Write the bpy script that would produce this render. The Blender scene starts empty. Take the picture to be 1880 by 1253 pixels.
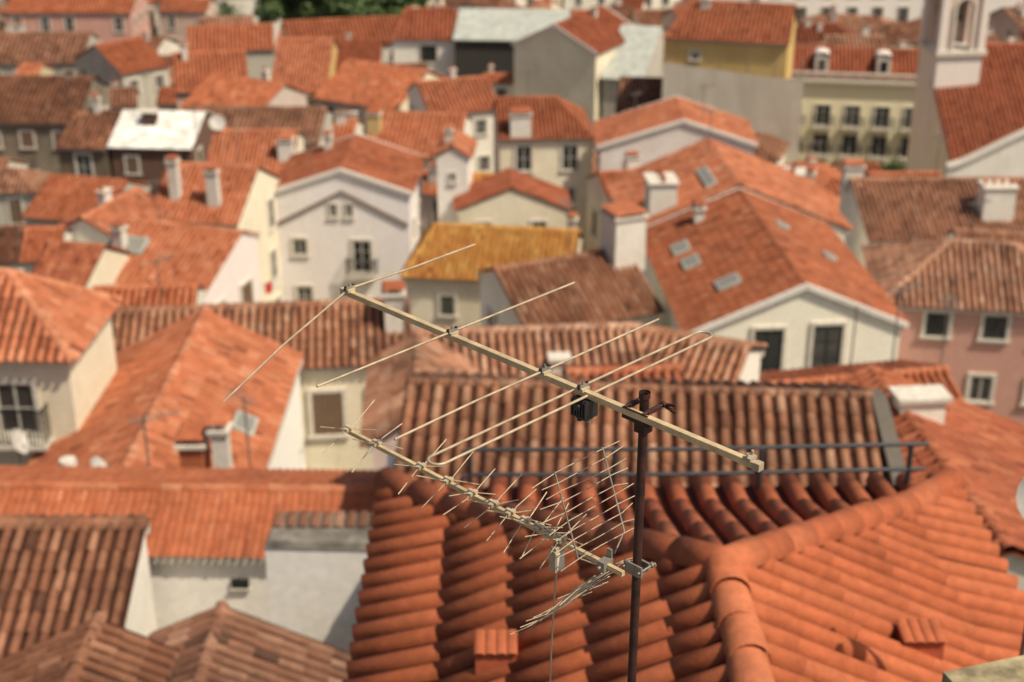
import bpy, math, random
import numpy as np
from mathutils import Vector, Matrix
random.seed(7); np.random.seed(7)
sc=bpy.context.scene
col=sc.collection
def V(*a): return np.array(a,float)
def nrm(v): return v/np.linalg.norm(v)
UP=V(0,0,1)
def gz(y): return float(np.interp(y,[-200,8,20,30,40,48,60,75,90,110,135,170,230,400],[31,31,26.5,22.5,18,15.5,12.5,9.5,7.5,6,5,3.5,2,0]))
def rz(y): return float(np.interp(y,[20,30,40,48,60,75,90,110,135,170,230],[31,28.5,26,24,21.8,19.6,18,16.6,14.8,12.5,10.5]))

# ---------------------------------------------------------------- materials
MC={}
def newmat(name):
    m=bpy.data.materials.new(name); m.use_nodes=True
    nt=m.node_tree; b=nt.nodes["Principled BSDF"]
    return m,nt,b
def N(nt,t,**k):
    n=nt.nodes.new(t)
    for a,v in k.items(): setattr(n,a,v)
    return n
def noise(nt,scale,detail=4,rough=.6,vec=None,sc3=None):
    tc=N(nt,"ShaderNodeTexCoord"); n=N(nt,"ShaderNodeTexNoise")
    n.inputs["Scale"].default_value=scale; n.inputs["Detail"].default_value=detail; n.inputs["Roughness"].default_value=rough
    if sc3:
        mp=N(nt,"ShaderNodeMapping"); mp.inputs["Scale"].default_value=sc3
        nt.links.new(tc.outputs["Object"],mp.inputs[0]); nt.links.new(mp.outputs[0],n.inputs["Vector"])
    else: nt.links.new(tc.outputs["Object"],n.inputs["Vector"])
    return n.outputs["Fac"]
def ramp(nt,src,stops):
    r=N(nt,"ShaderNodeValToRGB"); e=r.color_ramp.elements
    while len(e)<len(stops): e.new(.5)
    for i,(p,c) in enumerate(stops):
        e[i].position=p; e[i].color=(*c,1) if len(c)==3 else c
    nt.links.new(src,r.inputs[0]); return r.outputs[0]
def mix(nt,fac,a,b,mode='MIX'):
    m=N(nt,"ShaderNodeMix",data_type='RGBA',blend_type=mode)
    for s,v in ((m.inputs[0],fac),(m.inputs[6],a),(m.inputs[7],b)):
        if isinstance(v,(int,float)): s.default_value=v
        elif isinstance(v,tuple): s.default_value=(*v,1) if len(v)==3 else v
        else: nt.links.new(v,s)
    return m.outputs[2]
def bump(nt,b,src,st,dist=.02):
    n=N(nt,"ShaderNodeBump"); n.inputs["Strength"].default_value=st; n.inputs["Distance"].default_value=dist
    nt.links.new(src,n.inputs["Height"]); nt.links.new(n.outputs[0],b.inputs["Normal"])
g3=lambda v:(v,v,v)
TC={ # tile palettes dark, mid, light
 'orange':((.24,.068,.030),(.44,.130,.056),(.54,.22,.115)),
 'faded':((.20,.085,.05),(.38,.165,.09),(.52,.30,.19)),
 'brown':((.10,.045,.028),(.24,.098,.053),(.40,.20,.12)),
 'yellow':((.36,.12,.03),(.52,.235,.055),(.62,.36,.10)),
 'red':((.18,.045,.022),(.33,.09,.04),(.43,.15,.072)),
 'near':((.30,.078,.031),(.44,.118,.048),(.51,.165,.076)),
}
def tile_mat(kind,pan=False):
    key=('t',kind,pan)
    if key in MC: return MC[key]
    m,nt,b=newmat("roof_tile_"+kind+("_pan_shaded" if pan else ""))
    d,mi,l=TC[kind]
    at=N(nt,"ShaderNodeAttribute",attribute_name="rnd")
    c=ramp(nt,at.outputs["Fac"],[(0,d),(.18,tuple(x*.6+y*.4 for x,y in zip(mi,d))),(.45,mi),(.8,tuple(x*.5+y*.5 for x,y in zip(mi,l))),(1,l)])
    n1=noise(nt,.55,5,.65)
    old=kind in('brown','faded')
    s=ramp(nt,n1,[(.36,g3(.5 if old else .76)),(.6,g3(1.0))])
    c=mix(nt,1.0,c,s,'MULTIPLY')
    n2=noise(nt,9 if kind=='near' else 5,6,.7)
    s2=ramp(nt,n2,[(.3,g3(.74)),(.62,g3(1.07))])
    c=mix(nt,1.0,c,s2,'MULTIPLY')
    n3=noise(nt,2.3,7,.75)
    f=ramp(nt,n3,[(.60 if old else .69,g3(0)),(.70 if old else .77,g3(.7))])
    c=mix(nt,f,c,(.23,.17,.10) if kind!='near' else (.26,.12,.06))
    n4=noise(nt,1.7,6,.7,sc3=(1,1,1.3))
    f2=ramp(nt,n4,[(.68 if kind=='near' else .70,g3(0)),(.71 if kind=='near' else .74,g3(.85))])
    c=mix(nt,f2,c,(.50,.25,.03) if kind=='near' else (.13,.08,.05))
    if kind=='near':
        n5=noise(nt,3.1,7,.8); c=mix(nt,ramp(nt,n5,[(.62,g3(0)),(.72,g3(.5))]),c,(.13,.055,.03))
    oi=N(nt,"ShaderNodeObjectInfo")
    s3=ramp(nt,oi.outputs["Random"],[(0,(.72,.72,.72)),(.5,(1,1,1)),(1,(1.12,1.28,1.42))])
    if kind!='near': c=mix(nt,1.0,c,s3,'MULTIPLY')
    if pan: c=mix(nt,1.0,c,(.26,.20,.18) if kind=='near' else (.38,.31,.28),'MULTIPLY')  # pans and roof base darkened in colour to imitate shade between the barrels
    nt.links.new(c,b.inputs["Base Color"]); b.inputs["Roughness"].default_value=.8
    b.inputs["Specular IOR Level"].default_value=.25
    bump(nt,b,noise(nt,30 if kind=='near' else 12,5,.7),.35,.012)
    MC[key]=m; return m
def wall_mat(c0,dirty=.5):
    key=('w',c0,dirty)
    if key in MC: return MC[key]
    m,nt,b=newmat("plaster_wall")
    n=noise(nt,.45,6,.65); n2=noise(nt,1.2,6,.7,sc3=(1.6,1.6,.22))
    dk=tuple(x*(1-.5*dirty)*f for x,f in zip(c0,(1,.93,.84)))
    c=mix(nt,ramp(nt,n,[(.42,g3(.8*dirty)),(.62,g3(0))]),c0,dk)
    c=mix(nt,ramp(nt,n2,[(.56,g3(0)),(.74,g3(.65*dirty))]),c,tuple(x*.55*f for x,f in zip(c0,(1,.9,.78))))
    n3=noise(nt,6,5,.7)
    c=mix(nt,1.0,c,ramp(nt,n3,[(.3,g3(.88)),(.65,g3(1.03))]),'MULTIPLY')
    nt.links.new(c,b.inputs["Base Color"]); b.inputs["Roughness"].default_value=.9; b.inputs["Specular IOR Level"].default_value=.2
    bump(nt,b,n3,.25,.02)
    MC[key]=m; return m
def plain(name,c,rough=.6,metal=0,var=.25,scale=8,bmp=.1):
    key=('p',name)
    if key in MC: return MC[key]
    m,nt,b=newmat(name)
    n=noise(nt,scale,5,.65)
    cc=mix(nt,ramp(nt,n,[(.35,g3(0)),(.7,g3(1))]),tuple(x*(1-var) for x in c),tuple(min(1,x*(1+var*.5)) for x in c))
    nt.links.new(cc,b.inputs["Base Color"]); b.inputs["Roughness"].default_value=rough; b.inputs["Metallic"].default_value=metal
    bump(nt,b,n,bmp,.01)
    MC[key]=m; return m
stone=plain("window_stone",(.66,.61,.52),.85)
joinery=plain("painted_joinery",(.50,.48,.43),.6)
darkjoin=plain("dark_green_joinery",(.03,.045,.035),.5)
def glassmat():
    m,nt,b=newmat("window_glass")
    oi=N(nt,"ShaderNodeObjectInfo"); n=noise(nt,1.4,2)
    a=mix(nt,ramp(nt,oi.outputs["Random"],[(.5,g3(0)),(1,g3(.5))]),(.012,.014,.016),(.20,.18,.15))
    c=mix(nt,ramp(nt,n,[(.4,g3(0)),(.6,g3(.5))]),a,(.03,.035,.04))
    nt.links.new(c,b.inputs["Base Color"]); b.inputs["Roughness"].default_value=.12
    return m
glass=glassmat()
iron=plain("balcony_iron",(.03,.03,.03),.5,.4)
greym=plain("galvanised_sheet",(.46,.48,.43),.65,.05,.3,1.5)
whitem=plain("white_corrugated_sheet",(.78,.76,.70),.6,0,.4,1.2)
shutter=plain("wooden_shutter",(.16,.10,.06),.7)

# ---------------------------------------------------------------- mesh builder
class MB:
    def __init__(s): s.v=[];s.f=[];s.n=0;s.r=[];s.mats=[]
    def mi(s,m):
        if m not in s.mats: s.mats.append(m)
        return s.mats.index(m)
    def add(s,v,f,mat,rnd=.5,smooth=False):
        v=np.asarray(v,float).reshape(-1,3)
        s.v.append(v); s.r.append(np.broadcast_to(np.asarray(rnd,float),(len(v),)) if np.ndim(rnd)==0 else rnd)
        mi=s.mi(mat)
        if isinstance(f,np.ndarray): s.f.append((f+s.n,mi,smooth))
        else:
            by={}
            for q in f: by.setdefault(len(q),[]).append(q)
            for q in by.values(): s.f.append((np.array(q)+s.n,mi,smooth))
        s.n+=len(v)
    def build(s,name,parent=None,origin=None,link=True):
        v=np.concatenate(s.v)
        if origin is not None: v=v-np.asarray(origin)
        me=bpy.data.meshes.new(name)
        me.vertices.add(len(v)); me.vertices.foreach_set("co",v.ravel())
        loops=np.concatenate([f.ravel() for f,_,_ in s.f])
        tot=np.concatenate([np.full(len(f),f.shape[1]) for f,_,_ in s.f])
        st=np.concatenate([[0],np.cumsum(tot)[:-1]])
        me.loops.add(len(loops)); me.loops.foreach_set("vertex_index",loops.astype(np.int32))
        me.polygons.add(len(tot)); me.polygons.foreach_set("loop_start",st.astype(np.int32))
        me.polygons.foreach_set("material_index",np.concatenate([np.full(len(f),m) for f,m,_ in s.f]).astype(np.int32))
        me.polygons.foreach_set("use_smooth",np.concatenate([np.full(len(f),sm) for f,_,sm in s.f]))
        a=me.attributes.new("rnd",'FLOAT','POINT'); a.data.foreach_set("value",np.concatenate(s.r).astype(np.float32))
        for m in s.mats: me.materials.append(m)
        me.update(calc_edges=True)
        if not link: return me
        return mkobj(name,me,parent)
def mkobj(name,data,parent=None,loc=None):
    o=bpy.data.objects.new(name,data); col.objects.link(o)
    if parent is not None: o.parent=parent
    if loc is not None: o.location=loc
    return o
def thing(name,label,cat,loc,group=None):
    o=mkobj(name,None,None,tuple(loc)); o.empty_display_size=.3
    o["label"]=label;o["category"]=cat
    if group:o["group"]=group
    return o
BF=np.array([[0,3,2,1],[4,5,6,7],[0,1,5,4],[1,2,6,5],[2,3,7,6],[3,0,4,7]])
def box(mb,c,ax,ay,az,mat,taper=1,rnd=.5):
    c=np.asarray(c,float)
    v=[]
    for k,t in ((-1,1),(1,taper)):
        for i,j in ((-1,-1),(1,-1),(1,1),(-1,1)): v.append(c+ax*i*t+ay*j*t+az*k)
    mb.add(v,BF,mat,rnd)
def abox(mb,c,s,mat,yaw=0,**k):
    ax=V(math.cos(yaw),math.sin(yaw),0);ay=V(-ax[1],ax[0],0)
    box(mb,c,ax*s[0]/2,ay*s[1]/2,UP*s[2]/2,mat,**k)
def frame(d):
    d=nrm(d); a=V(0,0,1) if abs(d[2])<.95 else V(1,0,0)
    x=nrm(np.cross(d,a)); return x,np.cross(x,d)
def tube(mb,pts,r,mat,n=8,caps=True):
    pts=[np.asarray(p,float) for p in pts]; rr=r if isinstance(r,(list,tuple)) else [r]*len(pts)
    rings=[];x0=None
    for i,p in enumerate(pts):
        d=(pts[min(i+1,len(pts)-1)]-pts[max(i-1,0)])
        x,y=frame(d)
        if x0 is not None:
            x=nrm(x0-nrm(d)*np.dot(x0,nrm(d))); y=np.cross(x,nrm(d))
        x0=x
        t=np.linspace(0,2*np.pi,n,endpoint=False)
        rings.append(p+np.outer(np.cos(t),x)*rr[i]+np.outer(np.sin(t),y)*rr[i])
    v=np.concatenate(rings); f=[]
    for i in range(len(pts)-1):
        for j in range(n): f.append((i*n+j,i*n+(j+1)%n,(i+1)*n+(j+1)%n,(i+1)*n+j))
    mb.add(v,np.array(f),mat,.5,True)
    if caps: mb.add(v,[tuple(range(n))[::-1],tuple(range((len(pts)-1)*n,len(pts)*n))],mat)
def arcs(mb,O,L,S,Nn,ln,r0,r1,mat,rnd,seg=4,thick=0,hs=1.0):
    """many half-round tiles at once"""
    n=len(O); t=np.linspace(0,np.pi,seg+1); cs=np.cos(t);sn=np.sin(t)
    def shell(dr):
        v=np.empty((n,2,seg+1,3))
        for e,r in ((0,r0),(1,r1)):
            base=O+L*(ln*e)[:,None] if e else O
            rr=(r-dr)
            v[:,e]=base[:,None,:]+S[:,None,:]*(cs*rr)[None,:,None]+Nn[:,None,:]*(sn*rr*hs)[None,:,None]
        return v
    A=shell(0).reshape(n,-1,3); m=2*(seg+1)
    f=[(j,j+1,seg+2+j,seg+1+j) for j in range(seg)]
    f=np.array(f)[:, ::-1]
    F=(f[None]+(np.arange(n)*m)[:,None,None]).reshape(-1,4)
    R=np.repeat(rnd,m)
    if thick:
        B=shell(thick).reshape(n,-1,3)
        A=np.concatenate([A,B],1); 
        f2=np.concatenate([f,f[:, ::-1]+m,np.array([(j,j+1,m+j+1,m+j) for j in range(seg)])])
        F=(f2[None]+(np.arange(n)*2*m)[:,None,None]).reshape(-1,4); R=np.repeat(rnd,2*m)
    mb.add(A.reshape(-1,3),F,mat,R,seg>3)
def tile_plane(mb,poly,kind,pitch=.25,tlen=.38,seg=3,thick=0,pans=False,jit=.006,rf=.36,hs=1.05,taper=.9,over=.05):
    P=[np.asarray(p,float) for p in poly]
    u=nrm(P[1]-P[0]); n=np.cross(u,P[2]-P[0])
    n=nrm(n)
    if n[2]<0: n=-n
    v=np.cross(n,u)
    if v[2]<0: v=-v
    q=[(np.dot(p-P[0],u),np.dot(p-P[0],v)) for p in P]
    flat=hs<.8
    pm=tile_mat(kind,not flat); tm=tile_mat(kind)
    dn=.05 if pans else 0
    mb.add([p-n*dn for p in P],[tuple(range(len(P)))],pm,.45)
    umin=min(a for a,_ in q);umax=max(a for a,_ in q)
    pw=pitch; g0=np.dot(P[0],u)
    def rng(uc):
        vs=[]
        for i in range(len(q)):
            a,b=q[i],q[(i+1)%len(q)]
            if (a[0]-uc)*(b[0]-uc)<=0 and abs(a[0]-b[0])>1e-6:
                t=(uc-a[0])/(b[0]-a[0]); vs.append(a[1]+t*(b[1]-a[1]))
        return (min(vs),max(vs)) if len(vs)>1 else None
    def col_(off,up,jt):
        O=[];Ls=[]
        k0=int(math.floor((g0+umin)/pw))-1;k1=int(math.ceil((g0+umax)/pw))+1
        for k in range(k0,k1):
            uc=(k+off)*pw-g0
            if uc<umin+.02 or uc>umax-.02: continue
            r=rng(uc)
            if not r or r[1]-r[0]<.08: continue
            s=r[0]-over+random.gauss(0,jt)
            while s<r[1]-.03:
                l=min(tlen+.03,r[1]-s)
                O.append(P[0]+u*(uc+random.gauss(0,jt))+v*s+n*(up+random.gauss(0,jt*.3))); Ls.append(l)
                s+=tlen
        return np.array(O),np.array(Ls)
    R=pw*rf
    O,Ls=col_(.5,.03 if not flat else .0,jit)
    st=.009 if taper<.93 else .003
    if len(O):
        k=len(O); rn=np.clip(np.random.normal(.5,.22 if taper<.93 and not flat else .15,k),0,1)
        L=np.tile(v,(k,1))+u*np.random.normal(0,.010 if taper<.93 else .003,(k,1))-n*(st/tlen)
        S=np.tile(u,(k,1)); NN=np.tile(n,(k,1))
        arcs(mb,O+n*st,L,S,NN,Ls,R,R*taper,tm,rn,seg,thick,hs)
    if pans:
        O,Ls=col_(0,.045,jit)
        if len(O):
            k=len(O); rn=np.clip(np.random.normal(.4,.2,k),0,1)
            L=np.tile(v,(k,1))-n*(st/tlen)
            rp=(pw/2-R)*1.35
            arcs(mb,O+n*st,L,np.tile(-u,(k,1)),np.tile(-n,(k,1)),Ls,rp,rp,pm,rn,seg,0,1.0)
def ridge_tiles(mb,a,b,kind,r=.13,ln=.38,seg=5,thick=0,up=-.015):
    a=np.asarray(a,float);b=np.asarray(b,float); d=b-a; D=np.linalg.norm(d)
    if D<.1: return
    d=d/D; s=nrm(np.cross(d,UP)); n=np.cross(s,d)
    if a[2]>b[2]+.01: a,b=b,a; d=-d; s=-s
    k=max(1,int(D/ln)); l=D/k
    O=np.array([a+d*l*i+n*up for i in range(k)])+np.random.normal(0,.004,(k,3))
    arcs(mb,O,np.tile(d,(k,1))-n*(.015/l),np.tile(s,(k,1)),np.tile(n,(k,1)),np.full(k,l+.04),r,r*.93,tile_mat(kind),np.clip(np.random.normal(.72,.16,k),0,1),seg,thick,1.0)

# ---------------------------------------------------------------- window templates
WC={}
def win_mesh(w,h,style):
    key=(round(w,2),round(h,2),style)
    if key in WC: return WC[key]
    mb=MB(); X=V(1,0,0);Y=V(0,1,0);Z=UP
    def b(cx,cy,cz,sx,sy,sz,m): box(mb,V(cx,cy,cz),X*sx/2,Y*sy/2,Z*sz/2,m)
    fw=.13 if w>.5 else .08
    fm=stone
    b(-w/2-fw/2,.03,0,fw,.08,h,fm); b(w/2+fw/2,.03,0,fw,.08,h,fm)
    b(0,.032,h/2+fw/2,w+2*fw,.084,fw,fm)
    b(0,.05,-h/2-.05,w+2*fw+.1,.14,.1,fm)
    jm=darkjoin if style in('dark','balcdark') else joinery
    b(0,-.012,0,w,.03,h,glass)
    t=.05
    for x in (-w/2+t/2,w/2-t/2,0): b(x,.015,0,t if x else t*1.3,.03,h,jm)
    b(0,.016,h/2-t/2,w-.01,.034,t,jm); b(0,.016,-h/2+t/2,w-.01,.034,t,jm)
    nb=max(1,int(h/.55))
    for i in range(1,nb): b(0,.013,-h/2+h*i/nb,w-.01,.024,.03,jm)
    if style=='shut':
        for s in(-1,1): b(s*(w/4),.03,0,w/2-.02,.03,h-.03,shutter)
    if style in('balc','balcdark'):
        b(0,.3,-h/2-.16,w+.7,.62,.11,fm)
        z0=-h/2-.1
        hw=w/2+.33
        for x in np.arange(-hw,hw+.01,.10): b(x,.58,z0+.5,.026,.026,.95,iron)
        for s in(-1,1):
            for y in np.arange(.08,.55,.12): b(s*hw,y,z0+.5,.022,.022,.95,iron)
            b(s*hw,.33,z0+.98,.04,.52,.035,iron)
        b(0,.583,z0+.98,2*hw+.04,.05,.05,iron)
    WC[key]=mb.build("window",link=False); return WC[key]
def add_window(house,origin,p,outw,w,h,style):
    o=mkobj("window",win_mesh(w,h,style),house)
    y=Vector(outw); z=Vector((0,0,1)); x=y.cross(z)
    M=Matrix((x,y,z)).transposed().to_4x4(); M.translation=Vector(p)-Vector(origin)
    o.matrix_local=M
    return o

# ---------------------------------------------------------------- houses
placed=[]
CAM=V(0,0,45)
def chimney(roof,origin,x,y,ztop,zbase,w,d,yaw,mat,style='slab'):
    mb=MB(); h=ztop-zbase
    abox(mb,(x,y,zbase+h/2),(w,d,h),mat,yaw,taper=.96)
    abox(mb,(x,y,ztop+.04),(w+.14,d+.14,.08),stone,yaw)
    ax=V(math.cos(yaw),math.sin(yaw),0)
    if style=='slab':
        for s in(-1,1):
            for q in (-1,1):
                p=V(x,y,ztop+.14)+ax*s*(w/2-.08)+V(-ax[1],ax[0],0)*q*(d/2-.08); abox(mb,p,(.1,.1,.2),mat,yaw)
        abox(mb,(x,y,ztop+.27),(w+.1,d+.1,.07),tile_mat('orange'),yaw,taper=.8)
    elif style=='tile':
        for s in np.arange(-w/2+.08,w/2,.18):
            arcs(mb,np.array([V(x,y,ztop+.09)+ax*s-V(-ax[1],ax[0],0)*(d/2+.06)]),np.array([V(-ax[1],ax[0],0)]),np.array([ax]),np.array([UP]),np.array([d+.12]),.085,.085,tile_mat('faded'),np.array([random.random()]),4)
    elif style=='pots':
        for s in np.linspace(-w/2+.15,w/2-.15,max(1,int(w/.4))):
            p=V(x,y,ztop+.08)+ax*s; tube(mb,[p,p+UP*.3],[.1,.08],tile_mat('orange'),8)
    mb.build("chimney",roof,origin)
def house(label,A,B,wL,wR,sl,kind='orange',wc=(.6,.56,.5),hA=0,hB=0,pitch=None,pitch2=None,tlen=.38,seg=None,thick=0,pans=False,wins='auto',ch=(),sky=(),kick=0,trim=False,dirty=.5,base=None,o=.22,rr=.13,ru=-.015,fill=False,styles=('plain','plain','shut'),cat="house",name="house",rf=.36,hs=1.05,taper=.9,jit=.006):
    A=np.asarray(A,float); B=V(B[0],B[1],A[2]); d=B-A; L=np.linalg.norm(d); d=d/L
    R=V(d[1],-d[0],0); zr=A[2]
    hip=hA>0 or hB>0
    dL,dR=sl*wL,sl*wR
    if hip: dL=dR=sl*(wL+wR)/2
    dist=np.linalg.norm((A+B)/2-CAM)
    if pitch is None: pitch=.25 if dist<95 else .32 if dist<140 else .42
    if seg is None: seg=4 if dist<60 else 3
    gy=min(gz(A[1]),gz(B[1]))-.6
    if base is not None: gy=base
    c=(A+B)/2; org=V(c[0],c[1],gy+.6)
    H=thing(name,label,cat,org,"tile-roofed houses on the hillside" if cat=="house" else None)
    P=lambda s,t,z: A+d*s+R*t+UP*(z-zr)
    rk=.12
    if not ch and dist>52 and L>2.5 and random.random()<.6:
        ch=[(random.uniform(.4,L-.4),random.uniform(-.7*wL,.5*wR),random.uniform(.35,.75),.4,random.uniform(.6,1.1),random.choice(('slab','pots','tile'))) for _ in range(random.choice((1,1,2)))]
    def corners(f,dropf):
        a=-hA*f if hA else -rk; b=L+(hB*f if hB else rk)
        return [P(a,-wL*f,zr-dL*dropf),P(b,-wL*f,zr-dL*dropf),P(b,wR*f,zr-dR*dropf),P(a,wR*f,zr-dR*dropf)]
    r0=P(0 if hA else -rk,0,zr); r1=P(L if hB else L+rk,0,zr)
    wm=(wL+wR)/2
    fe=1+o/wm
    mb=MB()
    if kind in('white_metal','grey_metal'):
        mt=whitem if kind=='white_metal' else greym
        cE=corners(fe,fe)
        for quad in ((cE[3],cE[2],r1,r0),(cE[1],cE[0],r0,r1)):
            q=[np.asarray(x) for x in quad]; mb.add(q,[(0,1,2,3)],mt)
            n=nrm(np.cross(q[1]-q[0],q[2]-q[0])); 
            if n[2]<0:n=-n
            k=int(np.linalg.norm(q[1]-q[0])/.35)
            for i in range(k+1):
                t=i/max(k,1); a=q[0]+(q[1]-q[0])*t+n*.02; b=q[3]+(q[2]-q[3])*t+n*.02
                u=nrm(q[1]-q[0]); box(mb,(a+b)/2,u*.03,(b-a)/2,n*.02,mt)
        eaveD=1
    else:
        k2=.55
        if kick:
            fk=1-kick/wm
            cM=corners(fk,fk); cE=corners(fe,fk+(fe-fk)*k2)
            rings=[(cM,None),(cE,cM)]
            eaveD=fk+(1-fk)*k2
        else:
            rings=[(corners(fe,fe),None)]; eaveD=1
        kw=dict(kind=kind,pitch=pitch,tlen=tlen,seg=seg,thick=thick,pans=pans,rf=rf,hs=hs,taper=taper,jit=jit)
        kw2=dict(kw); kw2['pitch']=pitch2 or pitch
        rk_=dict(kind=kind,r=rr,thick=thick,up=ru,seg=9 if thick else 5)
        for cE,cM in rings:
            if cM is None:
                if kick: kw['over']=kw2['over']=.015
                tile_plane(mb,[cE[3],cE[2],r1,r0],**kw); tile_plane(mb,[cE[1],cE[0],r0,r1],**kw)
                if hA: tile_plane(mb,[cE[0],cE[3],r0],**kw2)
                if hB: tile_plane(mb,[cE[2],cE[1],r1],**kw2)
                if hA: ridge_tiles(mb,cE[0],r0,**rk_);ridge_tiles(mb,cE[3],r0,**rk_)
                if hB: ridge_tiles(mb,cE[1],r1,**rk_);ridge_tiles(mb,cE[2],r1,**rk_)
            else:
                kw['over']=kw2['over']=.05; kw['tlen']=kw2['tlen']=.9
                tile_plane(mb,[cE[3],cE[2],cM[2],cM[3]],**kw); tile_plane(mb,[cE[1],cE[0],cM[0],cM[1]],**kw)
                if hA: tile_plane(mb,[cE[0],cE[3],cM[3],cM[0]],**kw2)
                if hB: tile_plane(mb,[cE[2],cE[1],cM[1],cM[2]],**kw2)
                for i,hh in ((0,hA),(3,hA),(1,hB),(2,hB)):
                    if hh: ridge_tiles(mb,cE[i],cM[i],**rk_)
        ridge_tiles(mb,r0,r1,**rk_)
        if kick: dL*=eaveD; dR*=eaveD
    roof=mb.build("roof",H,org)
    if kind in('brown','faded'): roof["label"]="weathered clay tile roof with lichen stains"
    zl=zr-dL-.07; zq=zr-dR-.07
    a,b=-hA,L+hB
    wm_=wall_mat(wc,dirty)
    mb=MB()
    bt=[P(a,-wL,gy),P(b,-wL,gy),P(b,wR,gy),P(a,wR,gy)]
    tp=[P(a,-wL,zl),P(b,-wL,zl),P(b,wR,zq),P(a,wR,zq)]
    v=bt+tp; f=[(1,0,4,5),(3,2,6,7)]
    if hA: f.append((0,3,7,4))
    else: v.append(P(a,0,zr-.08)); f.append((0,3,7,len(v)-1,4))
    if hB: f.append((2,1,5,6))
    else: v.append(P(b,0,zr-.08)); f.append((2,1,5,len(v)-1,6))
    mb.add(v,f,wm_)
    def cor(p,q,n):
        box(mb,(p+q)/2+n*.05-UP*.1,(q-p)/2+nrm(q-p)*.06,n*.07,UP*.09,stone)
    cor(tp[0],tp[1],-R);cor(tp[3],tp[2],R)
    if hA: cor(tp[3]-R*.07,tp[0]+R*.07,-d)
    if hB: cor(tp[1]+R*.07,tp[2]-R*.07,d)
    mb.build("wall",H,org)
    if trim:
        for s,h,sg in ((a,hA,-1),(b,hB,1)):
            if h: continue
            mb=MB()
            top=P(s+sg*.1,0,zr+.02)
            for e in (P(s+sg*.1,-wL-.2,zl-.01),P(s+sg*.1,wR+.2,zq-.01)):
                box(mb,(top+e)/2,(top-e)/2*1.01,d*.07,UP*.1,wall_mat((.74,.71,.65),.3))
            mb.build("gable_trim",H,org)
    faces={'R':(lambda s:P(s,wR,0),R,a,b,zq),'L':(lambda s:P(s,-wL,0),-R,a,b,zl),
           'A':(lambda s:P(a,s,0),-d,-wL,wR,min(zl,zq)),'B':(lambda s:P(b,s,0),d,-wL,wR,min(zl,zq))}
    if wins=='auto':
        wins=[]
        for k,(fn,n,s0,s1,ze) in faces.items():
            mid=fn((s0+s1)/2); 
            if np.dot(nrm((CAM-mid)*V(1,1,0)),n)<.12: continue
            nw=int((s1-s0)/2.3)
            if nw<1: nw=1
            if s1-s0<1.3: continue
            rows=2 if fill else 3
            st=random.choice(styles); ww=random.choice((.75,.85,.95)); hh=random.choice((1.1,1.35,1.6))
            for r in range(rows):
                zt=1.25+r*2.8
                if ze-zt-1<gy+.8: break
                for i in range(nw):
                    if random.random()<.18: continue
                    s=s0+(i+.5)*(s1-s0)/nw+random.uniform(-.15,.15)
                    wins.append((k,s,zt,ww,hh,st))
    for k,s,zt,w,h,st in wins:
        fn,n,s0,s1,ze=faces[k]
        p=fn(s).copy(); p[2]=ze-zt
        add_window(H,org,p+n*.012,n,w,h,st)
    slp=lambda t: zr-(dR/wR*t if t>0 else -dL/wL*t)
    for c_ in ch:
        s,t,w,dd,h=c_[:5]; stl=c_[5] if len(c_)>5 else 'slab'; cm=c_[6] if len(c_)>6 else wall_mat((.72,.69,.62),.55)
        p=P(s,t,0); z=slp(t); chimney(roof,org,p[0],p[1],z+h,z-.5,w,dd,math.atan2(d[1],d[0]),cm,stl)
    for s,t,w,h in sky:
        mb=MB(); p=P(s,t,slp(t)+.14); sg=1 if t>0 else -1
        tv=nrm(R*sg-UP*((dR/wR) if t>0 else (dL/wL))); n=nrm(np.cross(d,tv)); 
        if n[2]<0:n=-n
        box(mb,p,d*w/2,tv*h/2,n*.06,greym); box(mb,p+n*.062,d*(w/2-.07),tv*(h/2-.07),n*.006,plain("skylight_glass",(.24,.235,.20),.45,0,.15))
        mb.build("skylight",roof,org)
    placed.append((((A+B)/2)[:2],d[:2],L/2+max(hA,hB),max(wL,wR)+0.0,A[:2],B[:2]))
    return H,roof,org,P,slp

W=(.84,.81,.72); CR=(.82,.75,.58); GY=(.52,.49,.42); PK=(.76,.64,.56); PINK=(.58,.33,.265); YE=(.70,.50,.20)
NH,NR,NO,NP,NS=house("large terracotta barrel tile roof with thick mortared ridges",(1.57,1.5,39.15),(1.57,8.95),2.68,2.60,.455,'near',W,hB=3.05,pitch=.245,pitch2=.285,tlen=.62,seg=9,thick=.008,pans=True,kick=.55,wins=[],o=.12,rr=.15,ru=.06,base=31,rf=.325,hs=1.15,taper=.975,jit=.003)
house("long low house with smooth orange tile roof and white wall",(-12.96,22.3,32.30),(-2.18,22.02),2.4,1.2,.42,'orange',(.92,.89,.83),wins=[],pitch=.14,seg=3,dirty=.35,hs=.3,rr=.1)
house("house with old brown barrel tile roof",(-12,20.24,32.68),(-6.17,20.24),.3,2.9,.42,'brown',(.82,.79,.72),wins=[],pitch=.21,seg=5,pans=True)
house("low house with weathered brown tile gable roof",(-5.83,11.5,33.30),(-5.82,16.6),3.6,1.55,.50,'brown',GY,wins=[],pitch=.21,seg=5,rr=.11,pans=True)
house("small house with weathered brown tiles beside white chimney block",(-4.26,11.5,32.95),(-4.26,17.4),.9,3.6,.47,'brown',GY,wins=[],pitch=.21,seg=5,rr=.11,pans=True)
b4=house("steep orange gabled house with white side wall and vents",(-8.86,27.0,29.1),(-8.87,37.8),3.3,2.62,.52,'orange',(.93,.91,.84),pitch=.22,seg=4,dirty=.1,wins=[],
   ch=[(.7,2.45,.36,.36,2.7,'slab'),(.9,1.8,.75,.55,2.0,'slab',tile_mat('orange'))],sky=[(5.5,2.0,.9,.6)],rr=.16,o=.08)
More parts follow.
